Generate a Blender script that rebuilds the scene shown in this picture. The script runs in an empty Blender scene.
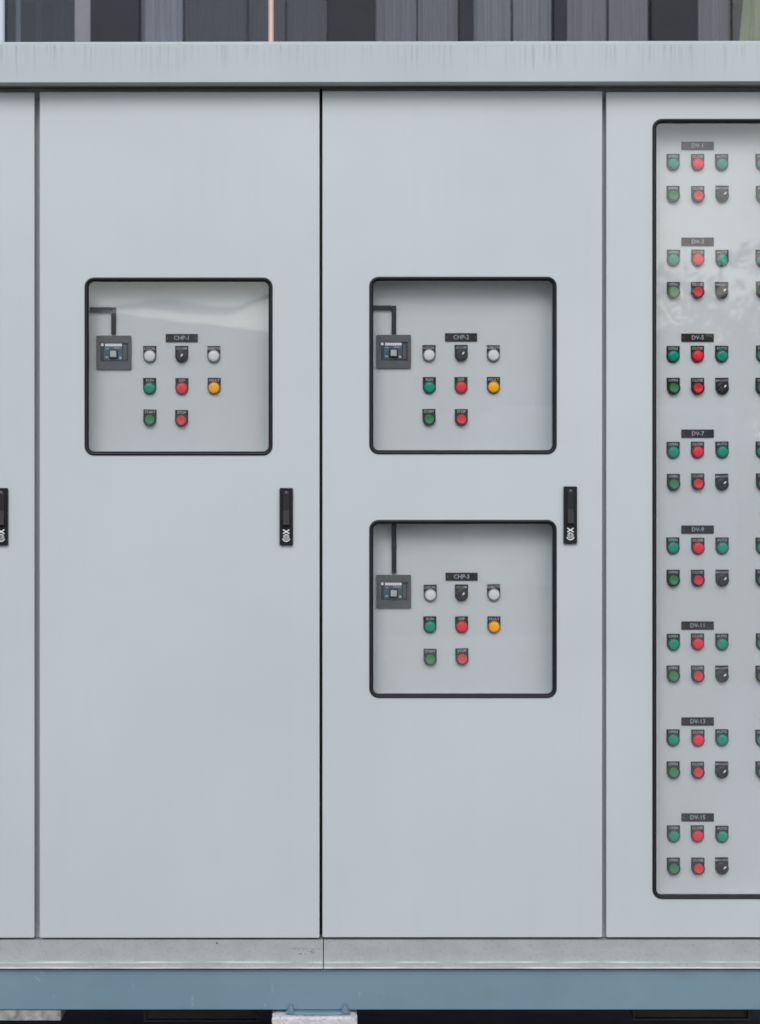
import bpy, bmesh, math, random
from mathutils import Vector, Matrix
random.seed(7)
scn = bpy.context.scene
COL = scn.collection

# ------------------------------------------------------------------ camera
EYE = 1.335          # camera height above the ground
DIST = 4.0           # camera to door plane (door faces lie on Y = 0)
S = 0.0023           # metres per pixel on the door plane
VX, VY = 320.0, 500.0
cam_d = bpy.data.cameras.new('camera')
cam = bpy.data.objects.new('camera', cam_d); COL.objects.link(cam)
cam.location = (0, -DIST, EYE)
cam.rotation_euler = (math.radians(90), 0, 0)
cam_d.sensor_width = 36; cam_d.sensor_fit = 'AUTO'
cam_d.lens = 36 * DIST / (1024 * S)
cam_d.shift_x = (380 - VX) / 1024
cam_d.shift_y = -(512 - VY) / 1024
cam_d.clip_start = 0.05; cam_d.clip_end = 2000
cam_d.dof.use_dof = True; cam_d.dof.focus_distance = DIST + .02; cam_d.dof.aperture_fstop = 11
scn.camera = cam
scn.render.resolution_x = 760; scn.render.resolution_y = 1024

# ------------------------------------------------------------------ light
SUN_EL, SUN_AZ = 38, -14        # sun in front of the doors, high, a little left
world = bpy.data.worlds.new('World'); scn.world = world; world.use_nodes = True
nt = world.node_tree; nt.nodes.clear()
sky = nt.nodes.new('ShaderNodeTexSky'); sky.sky_type = 'NISHITA'; sky.sun_disc = False
sky.sun_elevation = math.radians(SUN_EL); sky.sun_rotation = math.radians(180 + SUN_AZ)
sky.air_density = 1.0; sky.dust_density = 1.55; sky.ozone_density = 1.0
bg = nt.nodes.new('ShaderNodeBackground'); bg.inputs['Strength'].default_value = 0.12
wo = nt.nodes.new('ShaderNodeOutputWorld')
nt.links.new(sky.outputs[0], bg.inputs[0]); nt.links.new(bg.outputs[0], wo.inputs[0])
sl = bpy.data.lights.new('sun', 'SUN'); sl.energy = 1.0; sl.angle = math.radians(30); sl.color = (1.0, .985, .965)
sun = bpy.data.objects.new('sun', sl); COL.objects.link(sun)
az = math.radians(SUN_AZ); el = math.radians(SUN_EL)
sd = Vector((math.sin(az) * math.cos(el), -math.cos(az) * math.cos(el), math.sin(el)))   # towards the sun
sun.rotation_euler = sd.to_track_quat('Z', 'Y').to_euler(); sun.location = sd * 20
scn.view_settings.view_transform = 'Standard'; scn.view_settings.look = 'None'
scn.view_settings.gamma = 1; scn.view_settings.use_curve_mapping = False
scn.view_settings.exposure = 0.42
scn.cycles.use_denoising = True
scn.cycles.filter_width = 1.7
scn.cycles.max_bounces = 10; scn.cycles.transparent_max_bounces = 16

# ------------------------------------------------------------------ helpers
def PX(px, Y=0.0): return (px - VX) * S * (DIST + Y) / DIST
def PZ(py, Y=0.0): return EYE - (py - VY) * S * (DIST + Y) / DIST
def P(px, py, Y=0.0): return Vector((PX(px, Y), Y, PZ(py, Y)))

def srgb(r, g, b):
    f = lambda c: (c / 255) / 12.92 if c / 255 <= .04045 else ((c / 255 + .055) / 1.055) ** 2.4
    return (f(r), f(g), f(b), 1)

MATS = {}
class NT:
    """small node-graph helper"""
    def __init__(s, name):
        s.m = bpy.data.materials.new(name); s.m.use_nodes = True
        s.t = s.m.node_tree; s.t.nodes.clear()
        s.out = s.n('OutputMaterial'); s.b = s.n('BsdfPrincipled')
        s.l(s.b, s.out); MATS[name] = s.m
    def n(s, typ, **kw):
        nd = s.t.nodes.new('ShaderNode' + typ)
        for k, v in kw.items():
            if hasattr(nd, k): setattr(nd, k, v)
            else: nd.inputs[k.replace('_', ' ')].default_value = v
        return nd
    def l(s, a, b, ai=0, bi=0): s.t.links.new(a.outputs[ai], b.inputs[bi])
    def coord(s, scale=(1, 1, 1), world=True):
        if world: g = s.n('NewGeometry'); 
        else: g = s.n('TexCoord')
        mp = s.n('Mapping'); mp.inputs['Scale'].default_value = scale
        s.t.links.new(g.outputs['Position' if world else 'Object'], mp.inputs[0]); return mp
    def noise(s, scale, detail=4, vec=(1, 1, 1), rough=.55, world=True):
        c = s.coord(vec, world); n = s.n('TexNoise', Scale=scale, Detail=detail, Roughness=rough)
        s.l(c, n); return n
    def ramp(s, src, lo, hi, c0=(0, 0, 0, 1), c1=(1, 1, 1, 1)):
        r = s.n('ValToRGB'); r.color_ramp.elements[0].position = lo; r.color_ramp.elements[1].position = hi
        r.color_ramp.elements[0].color = c0; r.color_ramp.elements[1].color = c1
        s.l(src, r); return r
    def mix(s, a, b, fac, mode='MIX'):
        m = s.n('Mix', data_type='RGBA', blend_type=mode)
        for sock, v in ((6, a), (7, b), (0, fac)):
            if isinstance(v, (tuple, float, int)): m.inputs[sock].default_value = v
            else: s.t.links.new(v.outputs[2] if v.bl_idname == 'ShaderNodeMix' else v.outputs[0], m.inputs[sock])
        return m
    def math(s, op, a, b=0.0):
        m = s.n('Math', operation=op)
        for i, v in enumerate((a, b)):
            if isinstance(v, (float, int)): m.inputs[i].default_value = v
            else: s.l(v, m, 0, i)
        return m
    def base(s, v):
        if isinstance(v, tuple): s.b.inputs['Base Color'].default_value = v
        else: s.t.links.new(v.outputs[2] if v.bl_idname == 'ShaderNodeMix' else v.outputs[0], s.b.inputs['Base Color'])
    def bump(s, h, strength=.1, dist=.001):
        b = s.n('Bump', Strength=strength, Distance=dist)
        s.t.links.new(h.outputs[0], b.inputs['Height']); s.t.links.new(b.outputs[0], s.b.inputs['Normal'])
    def set(s, **kw):
        for k, v in kw.items(): s.b.inputs[k.replace('_', ' ')].default_value = v

def simple(name, col, rough=.5, metal=0.0, var=.08, nscale=60, spec=.5):
    q = NT(name); n = q.noise(nscale, 3)
    c0 = tuple(min(1, c * (1 - var)) for c in col[:3]) + (1,); c1 = tuple(min(1, c * (1 + var)) for c in col[:3]) + (1,)
    q.base(q.ramp(n, .3, .7, c0, c1)); q.set(Roughness=rough, Metallic=metal)
    q.b.inputs['Specular IOR Level'].default_value = spec
    return q

# --- materials
def m_paint(name, col, streak=0.07):
    q = NT(name)
    big = q.noise(1.6, 3); fine = q.noise(900, 2)
    st = q.noise(1, 4, (38, 38, .9))                        # faint run-off streaks on the powder coat
    grime = q.noise(7, 5)
    a = q.mix(tuple(c * .965 for c in col[:3]) + (1,), tuple(min(1, c * 1.03) for c in col[:3]) + (1,), q.ramp(big, .35, .65))
    dirt = q.math('MULTIPLY', q.ramp(st, .52, .78), q.ramp(grime, .4, .7))
    a2 = q.mix(a, (.30, .31, .28, 1), q.math('MULTIPLY', dirt, streak))
    q.base(a2); q.set(Roughness=.42)
    q.l(q.math('MULTIPLY_ADD', q.ramp(grime, .3, .8), .12), q.b, 0, 2) if False else None
    h = q.math('ADD', q.math('MULTIPLY', fine, .25), q.math('MULTIPLY', q.noise(3.0, 2), 11.0))
    q.bump(h, .35, .0006)
    return q
PAINT = (.543, .588, .597, 1)
m_paint('door_paint', PAINT)
m_paint('body_paint', (.50, .54, .555, 1))
m_paint('panel_paint', (.55, .59, .592, 1), .0)

def m_fascia():
    q = NT('canopy_paint')
    # rain run-off marks hanging from the top edge of the fascia, each its own length
    g = q.n('NewGeometry'); sp = q.n('SeparateXYZ'); q.t.links.new(g.outputs['Position'], sp.inputs[0])
    ztop = PZ(41.5, -.05)
    d = q.n('Math', operation='SUBTRACT'); d.inputs[0].default_value = ztop; q.t.links.new(sp.outputs[2], d.inputs[1])
    ln = q.noise(1, 2, (95, 0, 0)); fine = q.noise(1, 3, (150, 0, 5)); wide = q.noise(1, 3, (9, 0, 6))
    fall = q.n('MapRange'); fall.inputs[1].default_value = .010; fall.inputs[3].default_value = 1; fall.inputs[4].default_value = 0
    q.l(d, fall); 
    e = q.math('MULTIPLY_ADD', ln, .125); e.inputs[2].default_value = .012
    q.l(e, fall, 0, 2)
    streak = q.math('MULTIPLY', q.ramp(fine, .5, .72), fall)
    gate = q.n('MapRange'); gate.inputs[1].default_value = .004; gate.inputs[2].default_value = .013; q.l(d, gate)
    streak = q.math('MULTIPLY', q.math('MULTIPLY', streak, gate), q.ramp(wide, .32, .6))
    big = q.noise(2.2, 3)
    a = q.mix((.455, .502, .504, 1), (.50, .548, .55, 1), q.ramp(big, .35, .65))
    q.base(q.mix(a, (.20, .215, .215, 1), q.math('MULTIPLY', streak, .68)))
    q.set(Roughness=.45); q.bump(q.noise(700, 2), .15, .0004)
m_fascia()

def m_galv():
    q = NT('galvanised_steel')
    v = q.n('TexVoronoi', Scale=95.0); q.l(q.coord((1, 1, 1)), v)
    n = q.noise(18, 5, (1, 1, 2)); sp = q.noise(150, 3)
    a = q.mix((.375, .405, .40, 1), (.435, .47, .46, 1), q.ramp(n, .3, .7))
    b = q.mix(a, (.20, .21, .20, 1), q.math('MULTIPLY', q.ramp(sp, .56, .75), .55))
    c = q.mix(b, (.33, .29, .22, 1), q.math('MULTIPLY', q.ramp(q.noise(9, 5), .55, .75), .28))
    q.base(c); q.set(Metallic=.1, Roughness=.5); q.bump(sp, .2, .0005)
m_galv()

def m_zinc():  # pale streaky zinc colour standing in for highlights on the plinth folds
    q = NT('zinc_highlight'); n = q.noise(1, 4, (9, 9, 200)); q.base(q.mix((.40, .43, .44, 1), (.66, .69, .71, 1), q.ramp(n, .40, .62))); q.set(Roughness=.35)
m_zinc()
def m_blue():
    q = NT('blue_paint')
    n = q.noise(2.5, 4); st = q.noise(1, 4, (3, 3, 160)); sc = q.noise(60, 6, (1, 1, .4))
    a = q.mix((.160, .260, .318, 1), (.195, .300, .356, 1), q.ramp(n, .3, .7))
    a = q.mix(a, (.20, .29, .34, 1), q.math('MULTIPLY', q.ramp(st, .55, .75), .30))
    a = q.mix(a, (.33, .40, .43, 1), q.math('MULTIPLY', q.ramp(sc, .69, .74), .55))
    a = q.mix(a, (.16, .19, .19, 1), q.math('MULTIPLY', q.ramp(q.noise(7, 5, (1, 1, 2)), .55, .8), .4))
    q.base(a); q.set(Roughness=.42); q.bump(st, .12, .0006)
m_blue()

def m_concrete(name, c0, c1, sc=20, speck=.5):
    q = NT(name)
    n = q.noise(sc, 8); m = q.noise(sc * 9, 4)
    a = q.mix(c0, c1, q.ramp(n, .3, .7))
    q.base(q.mix(a, tuple(c * .45 for c in c0[:3]) + (1,), q.math('MULTIPLY', q.ramp(m, .6, .75), speck)))
    q.set(Roughness=.9); q.bump(n, .45, .004)
m_concrete('pier_concrete', (.54, .535, .52, 1), (.68, .67, .65, 1), 20, .15)
m_concrete('yard_ground', (.105, .088, .068, 1), (.17, .148, .12, 1), 3)
m_concrete('shaded_soil', (.040, .027, .020, 1), (.075, .052, .040, 1), 12)  # soil brown darkened to carry the shade below the frame
m_concrete('old_concrete', (.17, .17, .16, 1), (.46, .46, .44, 1), 45)

simple('bounce_olive', (.46, .42, .33, 1), .9)  # olive of ground light bounced under the canopy, put into the colour
simple('rubber', (.009, .0095, .012, 1), .42, var=.25, nscale=25, spec=.35)
simple('black_plastic', (.009, .010, .012, 1), .38, var=.2, spec=.28)
simple('knob_plastic', (.014, .0145, .017, 1), .45, spec=.3)
simple('legend_black', (.008, .0085, .010, 1), .4, var=.15, spec=.22)
simple('breaker_grey', (.075, .086, .094, 1), .5)
simple('breaker_dark', (.018, .022, .028, 1), .4)
simple('breaker_blue', (.045, .10, .14, 1), .35, var=.3, nscale=160)
simple('toggle_grey', (.44, .45, .43, 1), .5)
simple('print_white', (.74, .76, .78, 1), .5, var=.03)
simple('print_grey', (.38, .39, .41, 1), .5, var=.1)
simple('bezel_metal', (.45, .46, .47, 1), .35, .3, var=.1)
simple('dark_slot', (.006, .006, .006, 1), .8)
simple('dark_steel', (.05, .043, .038, 1), .6, var=.3, nscale=14)
simple('copper', (.82, .52, .40, 1), .4, .35, var=.08, nscale=9)
simple('white_pvc', (.74, .76, .78, 1), .35, var=.03)
simple('facade_dark', (.0135, .0165, .025, 1), .55, var=.12, nscale=3, spec=.3)
simple('facade_light', (.20, .205, .23, 1), .6, var=.1, nscale=3)
simple('facade_wall', (.19, .187, .18, 1), .8, var=.15, nscale=2)
simple('shed_wall', (.09, .09, .088, 1), .8, var=.15, nscale=2)
simple('white_cloth', (.72, .74, .74, 1), .8, var=.12, nscale=1.2)
simple('leaves', (.05, .085, .03, 1), .6, var=.4, nscale=2)
simple('bark', (.10, .08, .06, 1), .9)
m_concrete('pad_concrete', (.44, .43, .41, 1), (.54, .53, .50, 1), 2)
simple('room_dark', (.02, .02, .024, 1), .9)
simple('stud_zinc', (.36, .42, .45, 1), .4, .5)
def lens(name, col, rough=.22):
    q = simple(name, col, rough, var=.06, nscale=400, spec=.2)
    return q
lens('lens_green', (.0, .27, .17, 1)); lens('lens_red', (.78, .022, .042, 1)); lens('lens_yellow', (1.0, .45, .0, 1))
lens('lens_white', (.68, .69, .71, 1)); lens('cap_green', (.035, .21, .075, 1), .4); lens('cap_red', (.70, .028, .045, 1), .4)
for nm, c in (('bezel_green', (.006, .05, .033, 1)), ('bezel_red', (.13, .012, .016, 1)), ('bezel_yellow', (.24, .10, .01, 1)),
              ('bezel_white', (.20, .205, .215, 1)), ('bezel_black', (.010, .010, .012, 1))):
    simple(nm, c, .4, var=.1, spec=.3)

def m_sail():
    q = NT('sail_cloth'); q.base(q.ramp(q.noise(1.5, 4), .3, .7, (.74, .75, .74, 1), (.86, .87, .87, 1))); q.set(Roughness=.8)
    tl = q.n('BsdfTranslucent'); tl.inputs[0].default_value = (.8, .81, .8, 1)
    mx = q.n('MixShader'); mx.inputs[0].default_value = .7; q.l(q.b, mx, 0, 1); q.l(tl, mx, 0, 2); q.l(mx, q.out)
m_sail()
def m_curtain(name, c):
    q = NT(name); n = q.noise(1, 3, (14, 1, .6))
    q.base(q.ramp(n, .3, .7, tuple(x * .8 for x in c) + (1,), tuple(x * 1.15 for x in c) + (1,))); q.set(Roughness=.9)
m_curtain('curtain_mauve', (.40, .38, .44)); m_curtain('curtain_grey', (.46, .50, .51))
m_curtain('curtain_pale', (.72, .73, .77)); m_curtain('curtain_slate', (.045, .056, .075)); m_curtain('curtain_olive', (.80, .86, .52)); m_curtain('curtain_night', (.012, .014, .018))

def m_glass(name, film=.03, tint=(1, 1, 1, 1), f0=.044):
    q = NT(name); q.t.nodes.remove(q.b)
    tr = q.n('BsdfTransparent'); tr.inputs[0].default_value = tint
    gl = q.n('BsdfGlossy', Roughness=.02)
    ge = q.n('NewGeometry'); dp = q.n('VectorMath', operation='DOT_PRODUCT')    # Schlick reflectance of a thin sheet, alike on both faces
    q.t.links.new(ge.outputs['Incoming'], dp.inputs[0]); q.t.links.new(ge.outputs['Normal'], dp.inputs[1])
    ab = q.n('Math', operation='ABSOLUTE'); q.t.links.new(dp.outputs['Value'], ab.inputs[0])
    om = q.n('Math', operation='SUBTRACT'); om.inputs[0].default_value = 1; q.l(ab, om, 0, 1)
    fr = q.math('MULTIPLY_ADD', q.math('POWER', om, 5.0), 1 - f0); fr.inputs[2].default_value = f0
    w = q.n('Bump', Strength=.05, Distance=.004); q.l(q.noise(3.5, 2), w, 0, w.inputs.find('Height')); q.t.links.new(w.outputs[0], gl.inputs['Normal'])
    mx = q.n('MixShader'); q.l(fr, mx, 0, 0); q.l(tr, mx, 0, 1); q.l(gl, mx, 0, 2)
    df = q.n('BsdfDiffuse'); df.inputs[0].default_value = (.6, .62, .6, 1)      # thin uneven dust film, also standing in for the haze of reflections
    dn = q.math('MULTIPLY', q.ramp(q.noise(4, 5, (1, 1, .7)), .35, .75), film)
    m2 = q.n('MixShader'); q.l(dn, m2, 0, 0); q.l(mx, m2, 0, 1); q.l(df, m2, 0, 2); q.l(m2, q.out)
m_glass('door_glass', .05); m_glass('facade_glass', .0, (.80, .82, .85, 1), .04)

# --- mesh helpers
WP = {}
def finish(name, bm, mat, parent=None, origin=(0, 0, 0), smooth=False, bevel=0, seg=2):
    """bm holds coordinates relative to origin (world)."""
    bmesh.ops.recalc_face_normals(bm, faces=bm.faces)
    me = bpy.data.meshes.new(name); bm.to_mesh(me); bm.free()
    me.materials.append(MATS[mat])
    if smooth:
        for p in me.polygons: p.use_smooth = True
    return link(name, me, parent, origin, bevel, seg)
def link(name, me, parent=None, origin=(0, 0, 0), bevel=0, seg=2):
    o = bpy.data.objects.new(name, me); COL.objects.link(o)
    origin = Vector(origin); WP[o] = origin
    if parent: o.parent = parent; o.location = origin - WP[parent]
    else: o.location = origin
    if bevel:
        b = o.modifiers.new('edges', 'BEVEL'); b.width = bevel; b.segments = seg; b.limit_method = 'ANGLE'; b.angle_limit = math.radians(50)
    return o
def thing(name, label, cat, loc, group=None):
    o = bpy.data.objects.new(name, None); COL.objects.link(o); o.location = loc; WP[o] = Vector(loc)
    o.empty_display_size = .1
    return tag(o, label, cat, group)
def tag(o, label, cat, group=None, kind=None):
    o['label'] = label; o['category'] = cat
    if group: o['group'] = group
    if kind: o['kind'] = kind
    return o
def box(bm, x0, x1, y0, y1, z0, z1):
    r = bmesh.ops.create_cube(bm, size=1)
    for v in r['verts']:
        v.co = Vector(((x0 + x1) / 2 + v.co.x * (x1 - x0), (y0 + y1) / 2 + v.co.y * (y1 - y0), (z0 + z1) / 2 + v.co.z * (z1 - z0)))
    return r['verts']
def B(*a):
    bm = bmesh.new(); box(bm, *a); return bm
def boxo(name, mat, parent, x0, x1, y0, y1, z0, z1, bevel=0, seg=2):
    o = Vector(((x0 + x1) / 2, (y0 + y1) / 2, z0))
    bm = B(x0 - o.x, x1 - o.x, y0 - o.y, y1 - o.y, 0, z1 - z0)
    return finish(name, bm, mat, parent, o, bevel=bevel, seg=seg)
def rrect(x0, x1, z0, z1, r, n=7):
    pts = []
    for cx, cz, a0 in ((x1 - r, z1 - r, 0), (x0 + r, z1 - r, 90), (x0 + r, z0 + r, 180), (x1 - r, z0 + r, 270)):
        for i in range(n):
            a = math.radians(a0 + 90 * i / (n - 1)); pts.append((cx + r * math.cos(a), cz + r * math.sin(a)))
    return pts
def sheet(bm, loops, y0, y1):
    """flat plate (first loop = outline, others = holes) between y0 (front) and y1"""
    edges = []
    for lp in loops:
        vs = [bm.verts.new((x, y0, z)) for x, z in lp]
        edges += [bm.edges.new((vs[i], vs[(i + 1) % len(vs)])) for i in range(len(vs))]
    r = bmesh.ops.triangle_fill(bm, use_beauty=True, use_dissolve=False, edges=edges)
    faces = [f for f in r['geom'] if isinstance(f, bmesh.types.BMFace)]
    ex = bmesh.ops.extrude_face_region(bm, geom=faces)
    for v in ex['geom']:
        if isinstance(v, bmesh.types.BMVert): v.co.y = y1
def sweep_ring(bm, loop, prof):
    """profile points (inset, y) swept round a closed convex loop"""
    n = len(loop); rows = []
    for i in range(n):
        p = Vector(loop[i]); a = Vector(loop[i - 1]); b = Vector(loop[(i + 1) % n])
        t = (b - a).normalized(); nn = Vector((-t.y, t.x))          # loop runs counter-clockwise: inward
        rows.append([bm.verts.new((p.x + nn.x * d, y, p.y + nn.y * d)) for d, y in prof])
    m = len(prof)
    for i in range(n):
        for j in range(m):
            bm.faces.new((rows[i][j], rows[(i + 1) % n][j], rows[(i + 1) % n][(j + 1) % m], rows[i][(j + 1) % m]))
def extrude_x(bm, prof, x0, x1):
    a = [bm.verts.new((x0, y, z)) for y, z in prof]; b = [bm.verts.new((x1, y, z)) for y, z in prof]
    n = len(prof)
    for i in range(n): bm.faces.new((a[i], a[(i + 1) % n], b[(i + 1) % n], b[i]))
    bm.faces.new(a); bm.faces.new(b[::-1])
def lathe(bm, prof, c=(0, 0, 0), n=20):
    """profile (radius, y) turned about the Y axis"""
    rings = []
    for r, y in prof:
        if r < 1e-6: rings.append([bm.verts.new((c[0], c[1] + y, c[2]))])
        else: rings.append([bm.verts.new((c[0] + r * math.cos(2 * math.pi * i / n), c[1] + y, c[2] + r * math.sin(2 * math.pi * i / n))) for i in range(n)])
    for a, b in zip(rings, rings[1:]):
        for i in range(n):
            q = [a[i % len(a)], a[(i + 1) % len(a)], b[(i + 1) % len(b)], b[i % len(b)]]
            q = list(dict.fromkeys(q))
            if len(q) > 2: bm.faces.new(q)
TEXT = {}
def text_mesh(txt, size, mat, bold=0.0):
    key = (txt, size, mat)
    if key not in TEXT:
        c = bpy.data.curves.new('lettering', 'FONT'); c.body = txt; c.size = size; c.align_x = 'CENTER'; c.align_y = 'CENTER'
        c.extrude = .0001; c.offset = bold; c.resolution_u = 2
        o = bpy.data.objects.new('tmp', c); COL.objects.link(o)
        dg = bpy.context.evaluated_depsgraph_get(); me = bpy.data.meshes.new_from_object(o.evaluated_get(dg))
        me.transform(Matrix.Rotation(math.radians(90), 4, 'X')); me.name = 'lettering'
        me.materials.clear(); me.materials.append(MATS[mat])
        bpy.data.objects.remove(o); bpy.data.curves.remove(c); TEXT[key] = me
    return TEXT[key]

# ------------------------------------------------------------------ ground
bm = bmesh.new(); bmesh.ops.create_grid(bm, x_segments=40, y_segments=40, size=400)
g = finish('ground', bm, 'yard_ground'); g['kind'] = 'structure'

bm = B(-3, 3, -.45, .85, -.02, .004); so = finish('shaded_bed', bm, 'shaded_soil'); so['kind'] = 'structure'  # soil sheet added under the cabinets, shade put into its colour
# ------------------------------------------------------------------ control cabinets
PANEL_Y = .058
SECT = {}      # name -> pixel extent of the doors
def cabinet(label, x0, x1, splits, dz):
    """an enclosure between pixel columns x0 and x1 holding two doors that meet at splits"""
    root = thing('control_cabinet', label, 'control cabinet', (PX((x0 + x1) / 2), .3, PZ(940)), 'control cabinets bolted side by side on the beam')
    X0, X1 = PX(x0), PX(x1); zt = PZ(83, .03) + .06; zb = PZ(940) + .001
    # body shell
    bm = bmesh.new(); o = WP[root]
    y0, y1, t = .024, .78, .002
    box(bm, X0 - o.x, X0 + t - o.x, .021 - o.y, y1 - o.y, zb - o.z, zt - o.z)
    box(bm, X1 - t - o.x, X1 - o.x, .021 - o.y, y1 - o.y, zb - o.z, zt - o.z)
    box(bm, X0 + t - o.x, X1 - t - o.x, y1 - t - o.y, y1 - o.y, zb - o.z, zt - o.z)
    box(bm, X0 + t - o.x, X1 - t - o.x, y0 - o.y, y1 - t - o.y, zt - t - o.z, zt - o.z)
    box(bm, X0 + t - o.x, X1 - t - o.x, y0 - o.y, y1 - t - o.y, zb - o.z, zb + t - o.z)
    box(bm, X0 + t - o.x, X1 - t - o.x, .028 - o.y, .045 - o.y, PZ(96) - o.z, zt - t - o.z)   # top rail
    box(bm, X0 + t - o.x, X1 - t - o.x, .028 - o.y, .045 - o.y, zb + t - o.z, PZ(928) - o.z)  # bottom rail
    finish('body', bm, 'body_paint', root, o)
    m0, m1 = splits
    boxo('mullion', 'body_paint', root, PX(m0) - .02, PX(m1) + .02, .032, .037, zb + .003, zt - .003)
    # plinth: one folded strip of galvanised sheet
    o2 = Vector((WP[root].x, 0, PZ(968.8, -.024)))
    def zp(py, Y): return PZ(py, Y) - o2.z
    za, zc = zp(961.0, 0), zp(966.6, -.013)
    prof = [(.0, zp(940.2, 0)), (.0, za + .0004), (-.013, za), (-.013, zc + .0004), (-.024, zc), (-.024, zp(968.8, -.024)), (.70, zp(968.8, -.024)), (.70, zp(940.2, 0))]
    bm = bmesh.new(); extrude_x(bm, prof, PX(max(x0, 323.8) if x0 > 300 else x0) - o2.x, PX(323.0 if x1 < 330 else x1) - o2.x)
    pl = finish('plinth', bm, 'galvanised_steel', root, o2, bevel=.0005)
    za_, zc_ = za + o2.z, zc + o2.z
    for yy, zz in ((-.013, za_), (-.024, zc_)):                 # highlight lines along the folds, put in as paler strips
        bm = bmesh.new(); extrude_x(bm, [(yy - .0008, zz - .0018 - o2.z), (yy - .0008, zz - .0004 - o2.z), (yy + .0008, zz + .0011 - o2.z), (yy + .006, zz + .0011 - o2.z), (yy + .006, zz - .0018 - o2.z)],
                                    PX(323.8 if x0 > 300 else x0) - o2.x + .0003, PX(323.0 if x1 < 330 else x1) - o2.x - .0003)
        finish('edge_highlight', bm, 'zinc_highlight', pl, o2)
    return root, pl

def door(root, x0, x1, ytop, ybot, holes):
    o = Vector(((PX(x0) + PX(x1)) / 2, 0, PZ(ybot)))
    bm = bmesh.new()
    R = lambda a, b, c, d: (PX(a) - o.x, PX(b) - o.x, PZ(d) - o.z, PZ(c) - o.z)
    X = R(x0, x1, ytop, ybot)
    loops = [rrect(*X, .003, 3)] + [rrect(*R(h[0] + 1.6, h[1] - 1.6, h[2] + 1.6, h[3] - 1.6), .018) for h in holes]
    sheet(bm, loops, 0, .02)
    d = finish('door', bm, 'door_paint', root, o, bevel=.0022, seg=3)
    for h in holes:
        c = Vector((PX((h[0] + h[1]) / 2), 0, PZ((h[2] + h[3]) / 2)))
        x = PX(h[1]) - c.x; z = PZ(h[2]) - c.z
        bm = bmesh.new(); W = .0095
        prof = [(0, .0), (.0005, -.0025), (.0022, -.0042), (.0045, -.0042), (.0060, -.0030), (.0068, -.0012), (.0084, -.0008), (W, .0008), (W, .009), (.0038, .009), (.0038, .0)]
        prof = [(d_, y_) for d_, y_ in prof if not (d_ == .0038 and y_ == .0)] + [(.0036, -.0002)]
        sweep_ring(bm, rrect(-x, x, -z, z, .022, 9), prof)
        gk = finish('window_gasket', bm, 'rubber', root, c, smooth=True)
        bm = bmesh.new(); k = .0058
        sheet(bm, [rrect(-x + k, x - k, -z + k, z - k, .017)], .0025, .0065)
        finish('window_pane', bm, 'door_glass', root, c)
        # pale liner added behind the opening to bounce light onto the mounting panel
        bm = bmesh.new(); k = -.004
        sweep_ring(bm, rrect(-x + k, x - k, -z + k, z - k, .018, 7), [(0, .024), (.0015, .024), (.0015, PANEL_Y - .001), (0, PANEL_Y - .001)])
        finish('bounce_liner', bm, 'panel_paint', root, c)
        # folded sheet return behind the opening
        bm = bmesh.new(); k = .0085
        sheet(bm, [rrect(-x - .02, x + .02, -z - .02, z + .02, .02), rrect(-x + k, x - k, -z + k, z - k, .014)], .0215, .0235)
        finish('window_clamp_frame', bm, 'door_paint', root, c)
    # inner mounting panel behind the door
    if holes:
        a, b = PX(x0) + .012, PX(x1) - .012
        boxo('inner_panel', 'panel_paint', root, a, b, PANEL_Y, PANEL_Y + .002, PZ(ybot) + .02, PZ(ytop) - .02)
    return d

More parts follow.
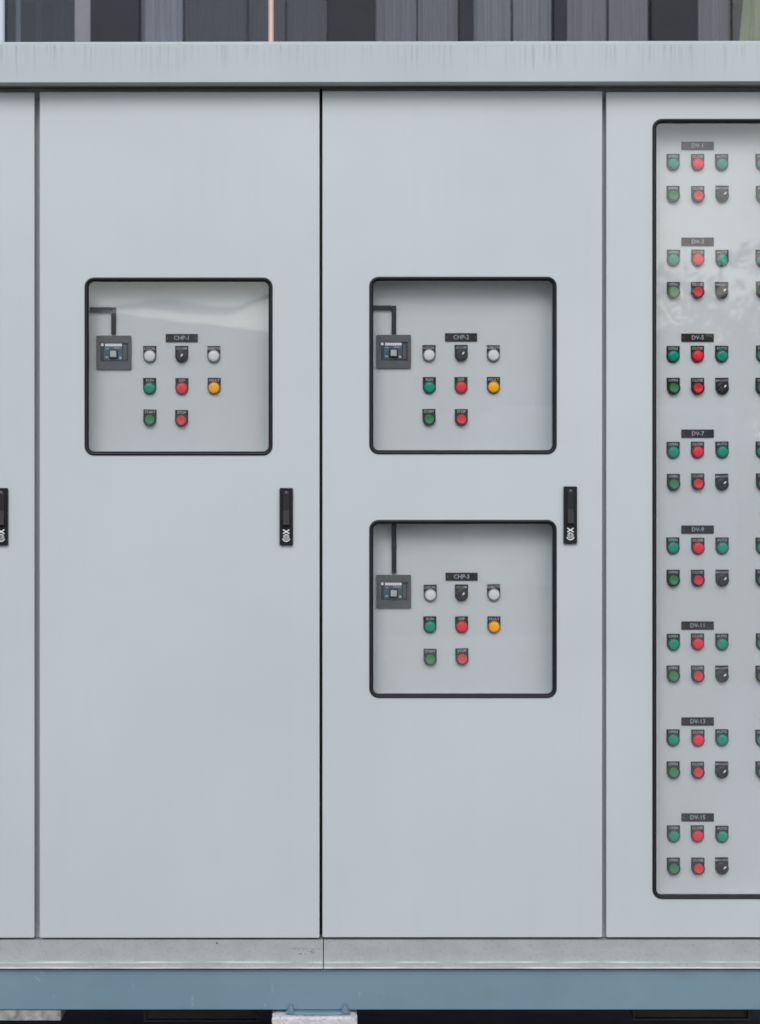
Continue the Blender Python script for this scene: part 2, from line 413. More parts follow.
def handle(root, x0, y0):
    """flush swing handle: escutcheon, lever, lock with its print"""
    w, h = 13.4, 57.3
    c = P(x0 + w / 2, y0 + h / 2); hw, hh = w * S / 2, h * S / 2
    bm = bmesh.new(); sheet(bm, [rrect(-hw, hw, -hh, hh, .003, 5)], -.007, -.0002)
    b = finish('door_handle', bm, 'black_plastic', root, c, bevel=.0012)
    # recess rim and lever
    bm = bmesh.new(); zc = 12 * S / 2
    prof = rrect(-.0108, .0108, -hh + .042, hh - .006, .0085, 6)
    sheet(bm, [prof, rrect(-.0094, .0094, -hh + .0434, hh - .0074, .0072, 6)], -.0085, -.0066)
    finish('rim', bm, 'knob_plastic', b, c)
    bm = bmesh.new()
    L = [(-.0080, hh - .010, -.0095), (.0080, hh - .010, -.0095), (.0080, hh - .052, -.0105), (.0080, -hh + .046, -.016), (-.0080, -hh + .046, -.016), (-.0080, hh - .052, -.0105)]
    top = [bm.verts.new((x, y, z)) for x, z, y in L]; bot = [bm.verts.new((x * 1.05, -.0066, z)) for x, z, y in L]
    bm.faces.new((top[0], top[5], top[2], top[1])); bm.faces.new((top[5], top[4], top[3], top[2]))
    for i in range(6): bm.faces.new((top[i], top[(i + 1) % 6], bot[(i + 1) % 6], bot[i]))
    finish('lever', bm, 'knob_plastic', b, c, bevel=.0015)
    # pivot dimple at the top, lock cylinder and printed lock marks at the bottom
    bm = bmesh.new(); lathe(bm, [(.0045, -.0088), (.0040, -.0100), (0, -.0102)], (0, 0, hh - .011), 14)
    finish('pivot_cap', bm, 'breaker_grey', b, c, smooth=True)
    zl = -hh + .019
    bm = bmesh.new(); lathe(bm, [(.0072, -.0068), (.0072, -.0092), (.0060, -.0098), (0, -.0098)], (0, 0, zl), 18)
    finish('lock_cylinder', bm, 'bezel_metal', b, c, smooth=False)
    bm = bmesh.new(); box(bm, -.0007, .0007, -.0104, -.0099, zl - .0045, zl + .0045)
    finish('keyway', bm, 'dark_slot', b, c)
    bm = bmesh.new()
    for s in (-1, 1):                                            # crossed strokes above the lock
        v = box(bm, -.0013, .0013, -.0078, -.0069, -.0086, .0086)
        bmesh.ops.rotate(bm, verts=v, cent=(0, 0, 0), matrix=Matrix.Rotation(s * math.radians(58), 3, 'Y'))
        bmesh.ops.translate(bm, verts=v, vec=(0, 0.0001 * s, zl + .0125))
    pts = [(math.radians(a), 1) for a in range(195, 346, 15)]    # crescent under the lock
    ro, ri = .0084, .0070
    for (a, _), (b2, _) in zip(pts, pts[1:]):
        def th(q): return ri + (ro - ri) * -0.2 if False else ri
        vs = [bm.verts.new((r * math.cos(q), -.0074, zl - .0015 + r * math.sin(q))) for r, q in ((ro + .001, a), (ro + .001, b2), (ri, b2), (ri, a))]
        bm.faces.new(vs)
    finish('lock_mark', bm, 'print_white', b, c)
    return b

# ---- control devices (shared meshes)
PW, PH = 13.1 * S * 1.0145, 16.9 * S * 1.0145          # legend plate
def plate_mesh():
    bm = bmesh.new(); r = PW / 2; z1 = PH - r
    lp = [(r, z1), (-r, z1)] + [(r * math.cos(math.radians(a)), r * math.sin(math.radians(a))) for a in range(180, 361, 15)]
    sheet(bm, [lp], -.0022, 0)
    return bm
def mesh_of(bm, mat, name, smooth=True):
    bmesh.ops.recalc_face_normals(bm, faces=bm.faces)
    me = bpy.data.meshes.new(name); bm.to_mesh(me); bm.free(); me.materials.append(MATS[mat])
    if smooth:
        for p in me.polygons: p.use_smooth = True
    return me
ME = {}
ME['plate'] = mesh_of(plate_mesh(), 'legend_black', 'legend_plate', False)
RL = 5.35 * S * 1.0145
for c in ('green', 'red', 'yellow', 'white'):
    bm = bmesh.new(); lathe(bm, [(RL + .0024, -.0023), (RL + .0024, -.0060), (RL + .0016, -.0075), (RL - .0004, -.0078), (RL - .0008, -.0055), (0, -.0055)], n=24)
    ME['lb_' + c] = mesh_of(bm, 'bezel_' + c, 'lamp_bezel')
    bm = bmesh.new(); lathe(bm, [(RL - .0005, -.0057), (RL - .0002, -.0086), (RL * .95, -.0098), (RL * .8, -.0107), (RL * .5, -.0114), (0, -.0117)], n=24)
    ME['ll_' + c] = mesh_of(bm, 'lens_' + c, 'lens')
for c in ('green', 'red'):
    bm = bmesh.new(); lathe(bm, [(RL + .0024, -.0023), (RL + .0024, -.0095), (RL + .0014, -.0108), (RL - .0006, -.0108), (RL - .0010, -.0055), (0, -.0055)], n=24)
    ME['pb_' + c] = mesh_of(bm, 'bezel_black' , 'button_bezel')
    bm = bmesh.new(); lathe(bm, [(RL - .0014, -.0057), (RL - .0014, -.0112), (RL - .0020, -.0122), (RL - .0035, -.0122), (RL - .0045, -.0116), (0, -.0112)], n=24)
    ME['pc_' + c] = mesh_of(bm, 'cap_' + c, 'button_cap')
bm = bmesh.new(); lathe(bm, [(RL + .0024, -.0023), (RL + .0024, -.0075), (RL + .0010, -.0090), (0, -.0090)], n=24)
ME['sb'] = mesh_of(bm, 'bezel_black', 'switch_bezel')
bm = bmesh.new()
lathe(bm, [(.0100, -.0092), (.0095, -.0125), (0, -.0128)], n=20)
v = box(bm, -.0035, .0035, -.0185, -.0120, -.0105, .0105)
bmesh.ops.rotate(bm, verts=v, cent=(0, 0, 0), matrix=Matrix.Rotation(math.radians(40), 3, 'Y'))
ME['sk'] = mesh_of(bm, 'knob_plastic', 'switch_knob', False)
bm = bmesh.new()
lp = [(0, -.0046), (.0019, -.001), (.0012, .0036), (-.0012, .0036), (-.0019, -.001)]
sheet(bm, [lp], -.0193, -.0186)
bmesh.ops.rotate(bm, verts=bm.verts, cent=(0, 0, 0), matrix=Matrix.Rotation(math.radians(40), 3, 'Y'))
ME['sp'] = mesh_of(bm, 'print_white', 'pointer_mark', False)

def device(root, kind, col, px, ptop, txt, where):
    """px = centre column, ptop = top row of the legend plate (pixels on the panel plane)"""
    c = P(px, ptop, PANEL_Y); c.z -= PH - PW / 2; c.y = PANEL_Y - .0002
    J = Vector((random.uniform(-.0007, .0007), 0, random.uniform(-.0007, .0007)))
    c = c + J
    if kind == 'lamp':
        o = link('indicator_lamp', ME['lb_' + col], root, c); link('lens', ME['ll_' + col], o, c)
        o['label'] = f'{col} indicator lamp marked {txt} on the {where} panel'
    elif kind == 'button':
        o = link('push_button', ME['pb_' + col], root, c); link('button_cap', ME['pc_' + col], o, c)
        o['label'] = f'{col} push button marked {txt} on the {where} panel'
    else:
        o = link('selector_switch', ME['sb'], root, c)
        k = link('switch_knob', ME['sk'], o, c)
        off = Vector((.0012, 0, .001)) if col == 'a' else Vector((.0034, 0, .0034))
        pm = link('pointer_mark', ME['sp'], o, c + off)
        k.rotation_euler.y = pm.rotation_euler.y = random.uniform(-.14, .14)
        o['label'] = f'black selector switch on the {where} panel'
    link('legend_plate', ME['plate'], o, c)
    small = len(txt) > 7
    me = text_mesh(txt, .0072 if small else .0084, 'print_grey', .0001 if small else .00012)
    t = link('lettering', me, o, c + Vector((0, -.0024, PH - PW / 2 - (.0066 if small else .0062))))
    if small: t.scale.x = .64
    o.rotation_euler.y = random.gauss(0, .012)
    return o
def nameplate(root, x0, x1, y0, y1, txt):
    a, b = P(x0, y1, PANEL_Y), P(x1, y0, PANEL_Y)
    o = boxo('nameplate', 'legend_black', root, a.x, b.x, PANEL_Y - .003, PANEL_Y - .0003, a.z, b.z, bevel=.0006)
    o['label'] = f'black nameplate engraved {txt}'
    link('lettering', text_mesh(txt, .0135, 'print_grey', .0001), o, Vector(((a.x + b.x) / 2, PANEL_Y - .0032, (a.z + b.z) / 2 - .0003)))
    for s in (-1, 1):                                           # two little rivets
        bm = bmesh.new(); lathe(bm, [(.0016, -.0002), (.0012, -.0009), (0, -.0010)], n=8)
        finish('rivet', bm, 'breaker_grey', o, Vector(((a.x + b.x) / 2 + s * (b.x - a.x) * .44, PANEL_Y - .003, (a.z + b.z) / 2)))
def breaker(root, x0, x1, y0, y1, where):
    """moulded-case breaker front behind its grey escutcheon"""
    a, b = P(x0, y1, PANEL_Y), P(x1, y0, PANEL_Y); w, h = b.x - a.x, b.z - a.z
    c = Vector((a.x + w / 2, PANEL_Y - .0002, a.z + h / 2))
    fx = lambda u: (u - .5) * w
    fz = lambda v: (.5 - v) * h
    bm = bmesh.new()
    sheet(bm, [rrect(-w / 2, w / 2, -h / 2, h / 2, .002, 3), rrect(fx(.125), fx(.905), fz(.765), fz(.22), .0015, 3)], -.006, 0)
    o = finish('circuit_breaker', bm, 'breaker_grey', root, c, bevel=.001)
    o['label'] = f'dark grey circuit breaker on the {where} panel'
    def pc(name, mat, u0, u1, v0, v1, ya, yb, bev=.0004):
        bm = B(fx(u0), fx(u1), ya, yb, fz(v1), fz(v0)); return finish(name, bm, mat, o, c, bevel=bev)
    pc('face', 'breaker_dark', .135, .895, .23, .755, -.0035, -.0005)
    pc('face_label', 'breaker_blue', .22, .74, .33, .73, -.0042, -.0036)
    pc('side_strip', 'breaker_grey', .77, .86, .28, .72, -.0044, -.0036)
    pc('logo_mark', 'print_white', .135, .205, .225, .31, -.0045, -.0036, 0)
    bm = bmesh.new(); u = .25                                   # maker's lettering, too small to read
    for k, ww in enumerate((.05, .045, .05, .05, .045, .05, .04, .05, .05)):
        box(bm, fx(u), fx(u + ww), -.0045, -.0036, fz(.318), fz(.238)); u += ww + .006
    finish('maker_print', bm, 'print_white', o, c)
    pc('toggle_slot', 'dark_slot', .37, .62, .42, .70, -.0046, -.0043, 0)
    pc('toggle', 'toggle_grey', .405, .58, .46, .645, -.016, -.0047, .001)
    pc('rating_print', 'print_grey', .26, .35, .37, .395, -.0046, -.0043, 0)
    pc('rating_print', 'print_grey', .25, .34, .62, .66, -.0046, -.0043, 0)
    pc('rating_print', 'print_grey', .50, .70, .355, .38, -.0046, -.0043, 0)
    bm = bmesh.new(); lathe(bm, [(.003, -.0043), (.0028, -.0052), (0, -.0052)], (fx(.685), 0, fz(.66)), 12)
    finish('trip_button', bm, 'toggle_grey', o, c)
    return o
def trunking(root, pts):
    """flat black cable duct: pts = pixel boxes on the panel plane"""
    x0, y0, x1, y1 = pts[0]; a, b = P(x0, y1, PANEL_Y), P(x1, y0, PANEL_Y)
    o = boxo('cable_duct', 'black_plastic', root, a.x, b.x, PANEL_Y - .008, PANEL_Y - .0003, a.z, b.z, bevel=.0008)
    for x0, y0, x1, y1 in pts[1:]:
        a, b = P(x0, y1, PANEL_Y), P(x1, y0, PANEL_Y)
        boxo('duct_cover', 'black_plastic', o, a.x, b.x, PANEL_Y - .0095, PANEL_Y - .0004, a.z, b.z, bevel=.0008)
def chp(root, cols, rows, lab, brk, ducts, name, ptr):
    trunking(root, ducts); breaker(root, *brk, name); nameplate(root, *lab, name)
    for kind, col, ci, ri, txt in (('lamp', 'white', 0, 0, 'LOCAL'), ('sel', ptr, 1, 0, 'LOC-O-REM'), ('lamp', 'white', 2, 0, 'REMOTE'),
                                   ('lamp', 'green', 0, 1, 'RUN'), ('lamp', 'red', 1, 1, 'OFF'), ('lamp', 'yellow', 2, 1, 'FAULT'),
                                   ('button', 'green', 0, 2, 'START'), ('button', 'red', 1, 2, 'STOP')):
        device(root, kind, col, cols[ci], rows[ri], txt, name)

W1 = (84.5, 272.7, 277.4, 455.5); W2 = (369.2, 556.8, 276.6, 454.2); W3 = (369.2, 556.8, 519.8, 697.9); W4 = (652.3, 838.0, 118.8, 898.9)
left, pl_l = cabinet('pale grey control cabinet with one square window, left of the black joint', -246, 319.6, (34.3, 39.7), 0)
door(left, -245.5, 34.3, 92.3, 937.8, [])
door(left, 39.7, 319.4, 91.8, 937.8, [W1])
handle(left, -5.0, 488.0); handle(left, 279.6, 488.0)
boxo('joint_blocker', 'rubber', left, PX(319.6) + .0004, PX(322.3) - .0004, .05, .06, PZ(939), PZ(84))  # black strip added to close the see-through joint and keep it dark
chp(left, (150.0, 181.8, 213.9), (345.8, 377.9, 409.8), (165.8, 197.9, 334.0, 342.1), (96.6, 131.6, 335.8, 369.5),
    [(111.6, 307.8, 116.1, 334.5), (80, 307.6, 111.4, 312.0)], 'CHP-1', 'a')

right, pl_r = cabinet('pale grey control cabinet with two square windows and one tall window', 322.3, 886.5, (602.2, 606.3), 0)
door(right, 322.5, 602.2, 91.0, 937.3, [W2, W3])
door(right, 606.3, 886.3, 92.0, 937.3, [W4])
handle(right, 563.3, 486.4); handle(right, 848.0, 486.4)
chp(right, (429.2, 461.1, 493.2), (345.0, 377.1, 409.0), (445.0, 477.1, 333.2, 341.6), (376.3, 410.9, 335.0, 368.4),
    [(391.6, 306.0, 396.0, 334.0), (364, 305.8, 391.4, 310.0)], 'CHP-2', 'b')
chp(right, (430.0, 461.6, 493.6), (584.4, 616.3, 648.4), (445.5, 477.6, 572.6, 580.6), (376.3, 411.0, 574.7, 607.9),
    [(391.7, 512.0, 396.2, 573.0), (391.5, 544, 396.4, 549)], 'CHP-3', 'b')
for g_ in range(8):
    for s in range(2):
        if g_ == 7 and s == 1: continue
        dy, dx = g_ * 95.9, s * 89.0; nm = f'DV-{2 * g_ + 1 + s}'
        nameplate(right, 681.3 + dx, 713.7 + dx, 141.8 + dy, 150.0 + dy, nm)
        for kind, col, cx, r, txt in (('lamp', 'green', 673.1, 154, 'OPEN'), ('lamp', 'red', 697.5, 154, 'CLOSE'), ('lamp', 'green', 721.7, 154, 'AUTO'),
                                      ('button', 'green', 673.1, 185.9, 'OPEN'), ('button', 'red', 697.5, 185.9, 'CLOSE'), ('sel', 'b', 721.7, 185.9, 'MAN-O-AUTO')):
            device(right, kind, col, cx + dx, r + dy, txt, nm)
# ink-jet dots and a screw head on the left plinth
bm = bmesh.new()
for (x, y) in [(292.5, 948), (295, 948.5), (297.2, 947.6), (299, 949), (302, 948.2), (304, 949.3), (306, 948), (308, 949), (311, 948.6), (313, 949.4), (316, 948), (319, 948.8), (299.5, 953.5), (301, 954), (305, 953.8), (311, 951.5), (312, 953.2), (313.5, 952)]:
    w = random.uniform(.5, 1.1) * S; hh = random.uniform(.4, 1.0) * S
    c = P(x, y); box(bm, c.x - w / 2 - PX(305), c.x + w / 2 - PX(305), -.0006, -.0001, c.z - hh / 2 - PZ(951), c.z + hh / 2 - PZ(951))
finish('stamped_mark', bm, 'legend_black', pl_l, P(305, 951))
bm = bmesh.new(); lathe(bm, [(.0022, 0), (.0018, -.0012), (0, -.0014)], n=10); finish('screw_head', bm, 'dark_steel', pl_l, P(217, 943))

# ------------------------------------------------------------------ rain canopy over both cabinets
FY = -.05
co = Vector((PX(320), .35, PZ(82, FY)))
can = thing('rain_canopy', 'pale grey sheet metal rain canopy with drip stained fascia on top of the cabinets', 'canopy', co)
xa, xb = PX(-262) - co.x, PX(900) - co.x
zt = PZ(40.8, FY) - co.z; y0 = FY - co.y
prof = [(y0, 0), (y0, zt - .006), (y0 + .0018, zt - .0022), (y0 + .006, zt), (.40 - .0, zt + .075), (.46, zt + .0), (.46, 0), (.45, 0), (.45, zt - .008), (.40, zt + .067), (y0 + .008, zt - .008), (y0 + .003, zt - .010), (y0 + .003, .003), (y0 + .036, .003), (y0 + .036, 0)]
bm = bmesh.new(); extrude_x(bm, prof, xa, xb)
finish('roof_sheet', bm, 'canopy_paint', can, co, bevel=.0008)
for s, x in ((-1, xa), (1, xb)):
    bm = bmesh.new(); f = [bm.verts.new((x, y, z)) for y, z in ((y0 + .004, .001), (y0 + .004, zt - .009), (.399, zt + .066), (.449, zt - .009), (.449, .001))]
    fc = bm.faces.new(f); ex = bmesh.ops.extrude_face_region(bm, geom=[fc])
    for v in ex['geom']:
        if isinstance(v, bmesh.types.BMVert): v.co.x -= s * .002
    bmesh.ops.translate(bm, verts=bm.verts, vec=(-s * .0005, 0, 0)); finish('end_plate', bm, 'canopy_paint', can, co)
bm = B(xa + .004, xb - .004, y0 + .0362, y0 + .078, .0035, .009); finish('underside_shade', bm, 'bounce_olive', can, co)  # added strip, its colour stands for the shaded underside of the canopy
can.rotation_euler.y = -.0016

# ------------------------------------------------------------------ blue base beam and what carries it
BY = -.012
zb1, zb0 = PZ(969.8, BY), PZ(1009.8, BY)
bx0, bx1 = PX(-262), PX(900)
bt = thing('base_beam', 'blue painted steel channel beam under the galvanised cabinet plinths', 'steel beam', (PX(320), BY, zb0))
o = WP[bt]
prof = [(0, 0), (0, zb1 - zb0), (.05, zb1 - zb0), (.05, zb1 - zb0 - .006), (.006, zb1 - zb0 - .009), (.006, .009), (.05, .006), (.05, 0)]
bm = bmesh.new(); extrude_x(bm, prof, bx0 - o.x, bx1 - o.x); finish('channel', bm, 'blue_paint', bt, o, bevel=.0018, seg=3)
bm = bmesh.new(); extrude_x(bm, [(.70 - a, z) for a, z in prof], bx0 - o.x, bx1 - o.x)
rb = finish('channel', bm, 'blue_paint', bt, o, bevel=.0018)
rb['label'] = 'rear blue channel of the base frame'
for px in (-120, 320, 760):
    boxo('cross_member', 'blue_paint', bt, PX(px) - .025, PX(px) + .025, BY + .052, BY + .648, zb0 + .004, zb1 - .004)
# scuffed weld spatter / scratches on the beam face
for (x, y, L, a) in ((38, 979, 7, 40), (42, 973, 4, 30), (384, 999, 1.5, 80), (265, 1005, 3, 75)):
    bm = bmesh.new(); v = box(bm, -L * S / 2, L * S / 2, -.0003, .0002, -.0006, .0006)
    bmesh.ops.rotate(bm, verts=v, cent=(0, 0, 0), matrix=Matrix.Rotation(math.radians(a), 3, 'Y'))
    p = P(x, y, BY); finish('scratch', bm, 'print_grey', bt, p)
def foot(px, cx_off=0):
    # base plate with two anchor studs
    x = PX(px); 
    bm = bmesh.new()
    lp = [(-.070, .0), (.074, .0)]
    n = 14; top = []; 
    for i in range(n + 1):
        u = -1 + 2 * i / n; top.append((u * .074, -.012 - .008 * (1 - u * u)))
    vs = [bm.verts.new((a, b, 0)) for a, b in top] + [bm.verts.new((.074, .12, 0)), bm.verts.new((-.074, .12, 0))]
    f = bm.faces.new(vs); ex = bmesh.ops.extrude_face_region(bm, geom=[f])
    for v in ex['geom']:
        if isinstance(v, bmesh.types.BMVert): v.co.z -= .006
    p = finish('base_plate', bm, 'blue_paint', bt, Vector((x, BY, zb0 - .0012)), bevel=.001)
    for s in (-1, 1):
        c = Vector((x + s * .062, BY - .0115, zb0 - .0012))
        bm = bmesh.new(); bmesh.ops.create_cone(bm, cap_ends=True, segments=6, radius1=.0068, radius2=.0068, depth=.008); bmesh.ops.translate(bm, verts=bm.verts, vec=(0, 0, .0062))
        bmesh.ops.create_cone(bm, cap_ends=True, segments=16, radius1=.0105, radius2=.0105, depth=.002, matrix=Matrix.Translation((0, 0, .001)))
        bmesh.ops.create_cone(bm, cap_ends=True, segments=10, radius1=.0034, radius2=.0034, depth=.020, matrix=Matrix.Translation((0, 0, .009)))
        finish('anchor_bolt', bm, 'blue_paint', p, c)
foot(318)
# concrete pier with a rough grouted top
bm = bmesh.new(); bmesh.ops.create_cube(bm, size=1); bmesh.ops.subdivide_edges(bm, edges=bm.edges[:], cuts=36, use_grid_fill=True)
ph = zb0 - .0078
for v in bm.verts:
    v.co = Vector((v.co.x * .193, v.co.y * .21, (v.co.z + .5) * ph))
    k = .0009
    top = v.co.z > ph - 1e-4
    v.co += Vector((random.uniform(-k, k), random.uniform(-k, k), random.uniform(-.0012, .0006) if top else 0))
    e = max(abs(v.co.x) / .0965, abs(v.co.y) / .105)
    if top and e > .9: v.co.z -= random.uniform(.001, .007)
pier = finish('concrete_pier', bm, 'pier_concrete', None, (PX(314.7), .055, 0))
tag(pier, 'whitish rough concrete pier under the bolted foot of the blue beam', 'pier')
# packing strip under the beam at the left, and its off-frame pier
pk = thing('packing_plate', 'weathered spotted grey packing strip below the left end of the blue beam', 'packing plate', (PX(-60), .03, zb0 - .026))
bm = bmesh.new(); bmesh.ops.create_cube(bm, size=1); bmesh.ops.subdivide_edges(bm, edges=bm.edges[:], cuts=10, use_grid_fill=True)
for v in bm.verts:
    v.co = Vector((v.co.x * (PX(61.5) - PX(-181)), v.co.y * .085, (v.co.z + .5) * .0235)); v.co.z += random.uniform(-.0006, .0006)
finish('slab', bm, 'old_concrete', pk, (PX(-60), .034, zb0 - .0255))
pr2 = boxo('concrete_pier', 'pier_concrete', None, PX(-60) - .15, PX(-60) - .02, -.03, .18, 0, zb0 - .0275, bevel=.006)
tag(pr2, 'concrete pier beyond the left edge under the packing strip', 'pier')
# dark steel cable trays hung in the shade under the frame
def tray(px0, px1, py0, py1, Y, label):
    x0, x1, z0, z1 = PX(px0, Y), PX(px1, Y), PZ(py1, Y), PZ(py0, Y) 
    z1 = zb0 + .002
    o = Vector(((x0 + x1) / 2, Y, z0))
    t = thing('cable_tray', label, 'cable tray', o, 'dark trays hung under the cabinets')
    boxo('tray_front', 'dark_steel', t, x0, x1, Y, Y + .003, z0 + .004, z1)
    boxo('tray_lip', 'dark_steel', t, x0 - .004, x1 + .004, Y - .014, Y - .001, z0, z0 + .0035)
    for x in (x0 - .004, x1):
        boxo('hanger', 'dark_steel', t, x, x + .004, Y - .012, Y + .05, z0 + .004, z1)
tray(146, 257, 1010, 1020, .16, 'dark steel cable tray in the shade under the left cabinet')
tray(634, 747, 1010, 1018.5, .12, 'dark steel cable tray in the shade under the right cabinet')

# ------------------------------------------------------------------ pipes rising behind the cabinets
def tube(name, mat, x, Y, r, z0, z1, label, cat, lean=0.0):
    bm = bmesh.new(); bmesh.ops.create_cone(bm, cap_ends=True, segments=24, radius1=r, radius2=r, depth=z1 - z0, matrix=Matrix.Translation((0, 0, (z1 - z0) / 2)))
    bmesh.ops.bevel(bm, geom=[e for e in bm.edges if abs(e.verts[0].co.z - e.verts[1].co.z) < 1e-6], offset=r * .2, segments=2, affect='EDGES')
    o = finish(name, bm, mat, None, (x, Y, z0)); 
    for p in o.data.polygons: p.use_smooth = abs(p.normal.z) < .3
    o.rotation_euler.y = lean
    return tag(o, label, cat)
YP = 1.05
tube('copper_pipe', 'copper', PX(271.0, YP), YP, 2.75 * S * (4 + YP) / 4, 0, 3.6, 'pinkish copper pipe rising behind the canopy', 'pipe')
tube('white_pole', 'white_pvc', PX(-6.0, YP), YP, 10.6 * S * (4 + YP) / 4, 0, 3.6, 'white pole rising behind the canopy at the left edge', 'pole')

# ------------------------------------------------------------------ building far behind
FBY = 20.0
K = S * (DIST + FBY) / DIST
def fx(px): return PX(px, FBY)
zt_, zb_ = PZ(-70, FBY), PZ(120, FBY)
bo = Vector((fx(350), FBY, 0))
bld = thing('office_building', 'building far behind with dark panels and tall curtained windows', 'building', bo)
X0, X1 = fx(-330), fx(1100)
boxo('wall', 'facade_wall', bld, X0, X1, FBY, FBY + 6, 0, zb_ - .002)
boxo('wall', 'facade_wall', bld, X0, X1, FBY, FBY + 6, zt_ + .002, zt_ + 1.2)
boxo('back_room', 'room_dark', bld, X0, X1, FBY + 3.5, FBY + 6, zb_, zt_)
def pier_panel(a, b, mat='facade_dark', d=.0): boxo('facade_panel', mat, bld, fx(a), fx(b), FBY - .02 - d, FBY + .35, zb_, zt_)
def curtain(parent, a, b, mat, Y, amp=.03, wl=.11, lean=0.0):
    x0, x1 = fx(a), fx(b); n = max(8, int((x1 - x0) / wl * 12)); bm = bmesh.new(); prev = None
    ph = random.uniform(0, 6)
    for i in range(n + 1):
        x = x0 + (x1 - x0) * i / n
        y = amp * (math.sin(2 * math.pi * x / wl + ph + 1.3 * math.sin(x * 3.1)) + .4 * math.sin(2 * math.pi * x / wl * .43))
        v = (bm.verts.new((x - x0 - lean * (1 - i / n), y, 0)), bm.verts.new((x - x0 + lean * (1 - i / n), y, zt_ - zb_)))
        if prev: bm.faces.new((prev[0], v[0], v[1], prev[1]))
        prev = v
    bmesh.ops.solidify(bm, geom=bm.faces[:], thickness=.004)
    return finish('curtain', bm, mat, parent, (x0, Y, zb_))
def window(a, b, curtains, fr=1.0):
    """glazed unit between pixel columns a and b on the facade plane"""
    x0, x1 = fx(a), fx(b); o = Vector((x0, FBY + .08, zb_)); w = x1 - x0; h = zt_ - zb_; f = fr * K
    bm = bmesh.new()
    box(bm, 0, f, 0, .06, 0, h); box(bm, w - f, w, 0, .06, 0, h); box(bm, f, w - f, 0, .06, 0, .06); box(bm, f, w - f, 0, .06, h - .06, h)
    wn = finish('window', bm, 'facade_dark', bld, o)
    finish('pane', B(f, w - f, .025, .035, .06, h - .06), 'facade_glass', wn, o)
    for ca, cb, mat in curtains: curtain(wn, ca, cb, mat, FBY + .30, lean=.12 if mat == 'curtain_olive' else 0)
    return wn
# from left to right, as the bays stand
window(-60, 4, [(-60, 2, 'curtain_slate')])
window(4, 75, [(12.5, 17, 'curtain_grey'), (33, 37.5, 'curtain_slate'), (49, 66, 'curtain_night')])
pier_panel(75, 90.5, 'facade_light'); pier_panel(90.5, 139)
window(139, 183, [(139.5, 182.5, 'curtain_pale')], .8)
window(183, 247.5, [(184, 243, 'curtain_slate')]); window(247.5, 286, [(252, 284, 'curtain_slate')]); window(286, 328, [(288, 327, 'curtain_slate')])
pier_panel(328, 375)
window(375, 417.6, [(375.5, 417.4, 'curtain_mauve')], .8); window(417.6, 459.5, [(418, 459, 'curtain_mauve')], .8)
pier_panel(459.5, 473.5)
window(473.5, 513, [(474, 512.8, 'curtain_grey')], .8); window(513, 554, [(513.5, 553.6, 'curtain_grey')], .8)
pier_panel(554, 567)
window(567, 609, [(567.5, 608.6, 'curtain_mauve')], .8); window(609, 651.5, [(609.4, 651, 'curtain_mauve')], .8)
pier_panel(651.5, 698)
window(698, 733.5, [(698.5, 733, 'curtain_mauve')], .8)
window(733.5, 820, [(746, 800, 'curtain_olive')], .8)
pier_panel(820, 866)
# ------------------------------------------------------------------ far side of the yard, unseen: guessed and shaped for the window reflections
bm = B(.55, 3.1, -13, -1.2, -.02, .006); pad = finish('concrete_pad', bm, 'pad_concrete'); pad['kind'] = 'structure'
def shed(x0, x1, y, h, label, mat, doors):
    t = thing('storage_shed', label, 'shed', ((x0 + x1) / 2, y, 0), 'sheds across the yard')
    boxo('wall', mat, t, x0, x1, y - 6, y, 0, h)
    boxo('roof', 'facade_dark', t, x0 - .3, x1 + .3, y - 6.3, y + .4, h + .002, h + .18)
    for a, b, hh in doors: boxo('door', 'facade_light', t, a, b, y + .002, y + .06, 0, hh)
shed(.6, 5.6, -34, 7.4, 'tall grey shed across the yard, mirrored in the middle windows', 'shed_wall', ((1.2, 3.6, 3.2),))
ls = thing('storage_shed', 'long sloping-roofed shed across the yard, mirrored in the upper left window', 'shed', (-11, -34, 0), 'sheds across the yard')
bm = bmesh.new(); q_ = [(-11, 0), (11.3, 0), (11.3, 4.85), (-11, 7.5)]
f_ = bm.faces.new([bm.verts.new((a, 0, b)) for a, b in q_]); ex = bmesh.ops.extrude_face_region(bm, geom=[f_])
for v in ex['geom']:
    if isinstance(v, bmesh.types.BMVert): v.co.y = -6
finish('wall', bm, 'shed_wall', ls, (-11, -34, 0))
for a in (-17.0, -9.0, -5.5): boxo('door', 'facade_light', ls, a, a + 2.6, -33.998, -33.94, 0, 3.2)
# white sail on four posts, added to streak the sky mirrored in the glass
sail = thing('reflection_sail', 'creased white sail on posts, added to shape the reflection in the upper left window', 'shade sail', (-2.9, -22.5, 0))
bm = bmesh.new(); rows = []
for i in range(61):
    u = i / 60; row = []
    for j in range(25):
        v = j / 24
        z = 4.72 - (.20 + .14 * math.sin(u * 9 + 2)) * v - .26 * math.sin(math.pi * u) + .10 * math.sin(u * 14)
        fold = .30 * math.sin(u * 13 + 4.5 * v + 1.2 * math.sin(v * 4 + u * 5)) + .13 * math.sin(u * 37 - 6 * v)
        row.append(bm.verts.new((-2.7 + 5.4 * u, -1.6 + 3.0 * v * .5 + fold * (.15 + v), z)))
    rows.append(row)
for i in range(60):
    for j in range(24): bm.faces.new((rows[i][j], rows[i + 1][j], rows[i + 1][j + 1], rows[i][j + 1]))
cl = finish('cloth', bm, 'sail_cloth', sail, (-2.9, -22.5, 0), smooth=True)
m = cl.modifiers.new('thickness', 'SOLIDIFY'); m.thickness = .006
for sx in (-2.75, 2.75):
    for sy, hh in ((-1.6, 4.75), (-.1, 4.55)): boxo('post', 'dark_steel', sail, -2.9 + sx - .04, -2.9 + sx + .04, -22.5 + sy - .04, -22.5 + sy + .04, 0, hh)
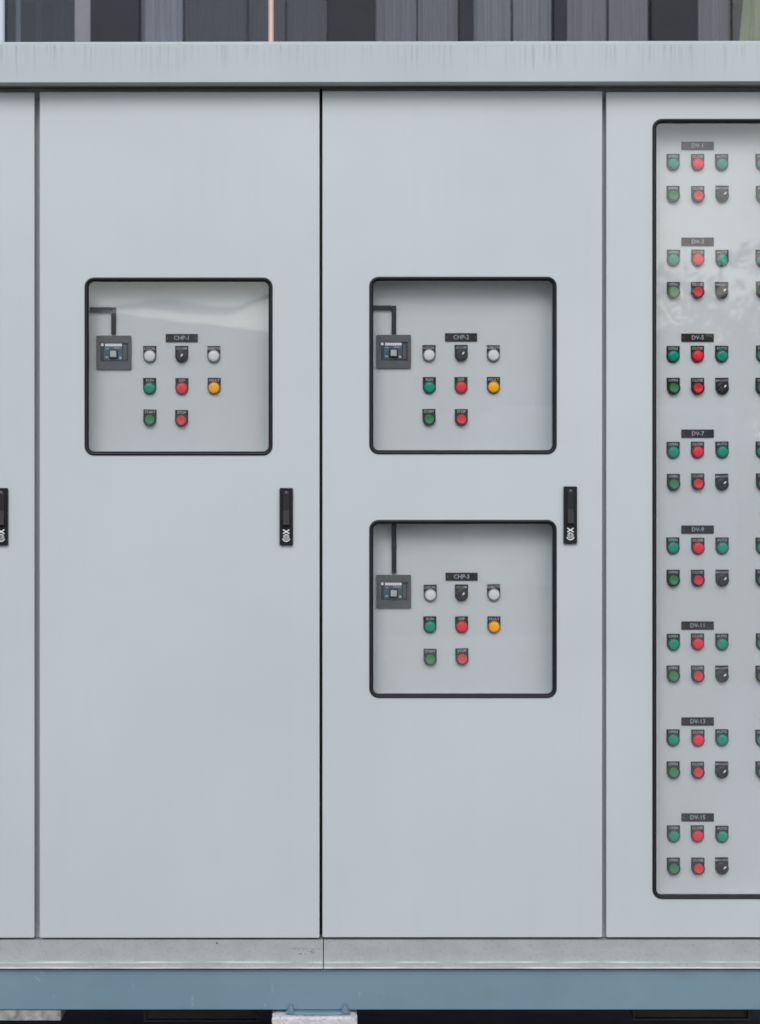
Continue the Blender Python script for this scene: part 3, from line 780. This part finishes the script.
# pale container
ct = thing('shipping_container', 'pale container across the yard, mirrored low in the middle windows', 'container', (4.0, -20, 0))
boxo('box', 'white_cloth', ct, 2.45, 5.75, -26, -20, .15, 2.62, bevel=.03)
for k in range(13): boxo('rib', 'white_cloth', ct, 2.6 + k * .24, 2.7 + k * .24, -19.998, -19.96, .3, 2.5)
boxo('skid', 'dark_steel', ct, 2.55, 5.65, -25.9, -20.1, 0, .148)
bw = boxo('horizon_blocker', 'shed_wall', None, 6.2, 40, -50.3, -50, 0, 3.3)  # unseen wall added to block the bright horizon mirrored in the glass
tag(bw, 'grey wall added behind the trees to block the horizon in the reflections', 'wall')
# unseen trees added to roughen and dim the sky mirrored in the tall window
def tree(x, y, h, r, label):
    t = thing('reflection_tree', label, 'tree', (x, y, 0), 'trees added across the yard')
    bm = bmesh.new(); bmesh.ops.create_cone(bm, cap_ends=True, segments=10, radius1=.22, radius2=.09, depth=h * .7, matrix=Matrix.Translation((0, 0, h * .35)))
    finish('trunk', bm, 'bark', t, (x, y, 0))
    bm = bmesh.new(); cl = [(Vector((random.gauss(0, r * .5), random.gauss(0, r * .5), h * .68 + random.gauss(0, h * .13))), random.uniform(.3, .55) * r) for _ in range(16)]
    for _ in range(3600):
        c, cr = random.choice(cl); d = Vector((random.gauss(0, 1), random.gauss(0, 1), random.gauss(0, 1))).normalized() * cr * random.uniform(.6, 1.05)
        p = c + d; a = Vector((random.gauss(0, 1), random.gauss(0, 1), random.gauss(0, 1))).normalized(); b = a.orthogonal().normalized()
        q = random.uniform(.10, .2); bm.faces.new([bm.verts.new(p + a * q), bm.verts.new(p + b * q * .5), bm.verts.new(p - a * q), bm.verts.new(p - b * q * .5)])
    finish('crown', bm, 'leaves', t, (x, y, 0))
tree(8.2, -39, 6.5, 2.4, 'leafy tree added next to the shed to dim the sky mirrored in the tall window')
tree(11.0, -43, 6.6, 2.6, 'taller leafy tree added across the yard beyond the nearer one')
tree(14.6, -40, 5.2, 2.3, 'low leafy tree added across the yard farthest from the shed')
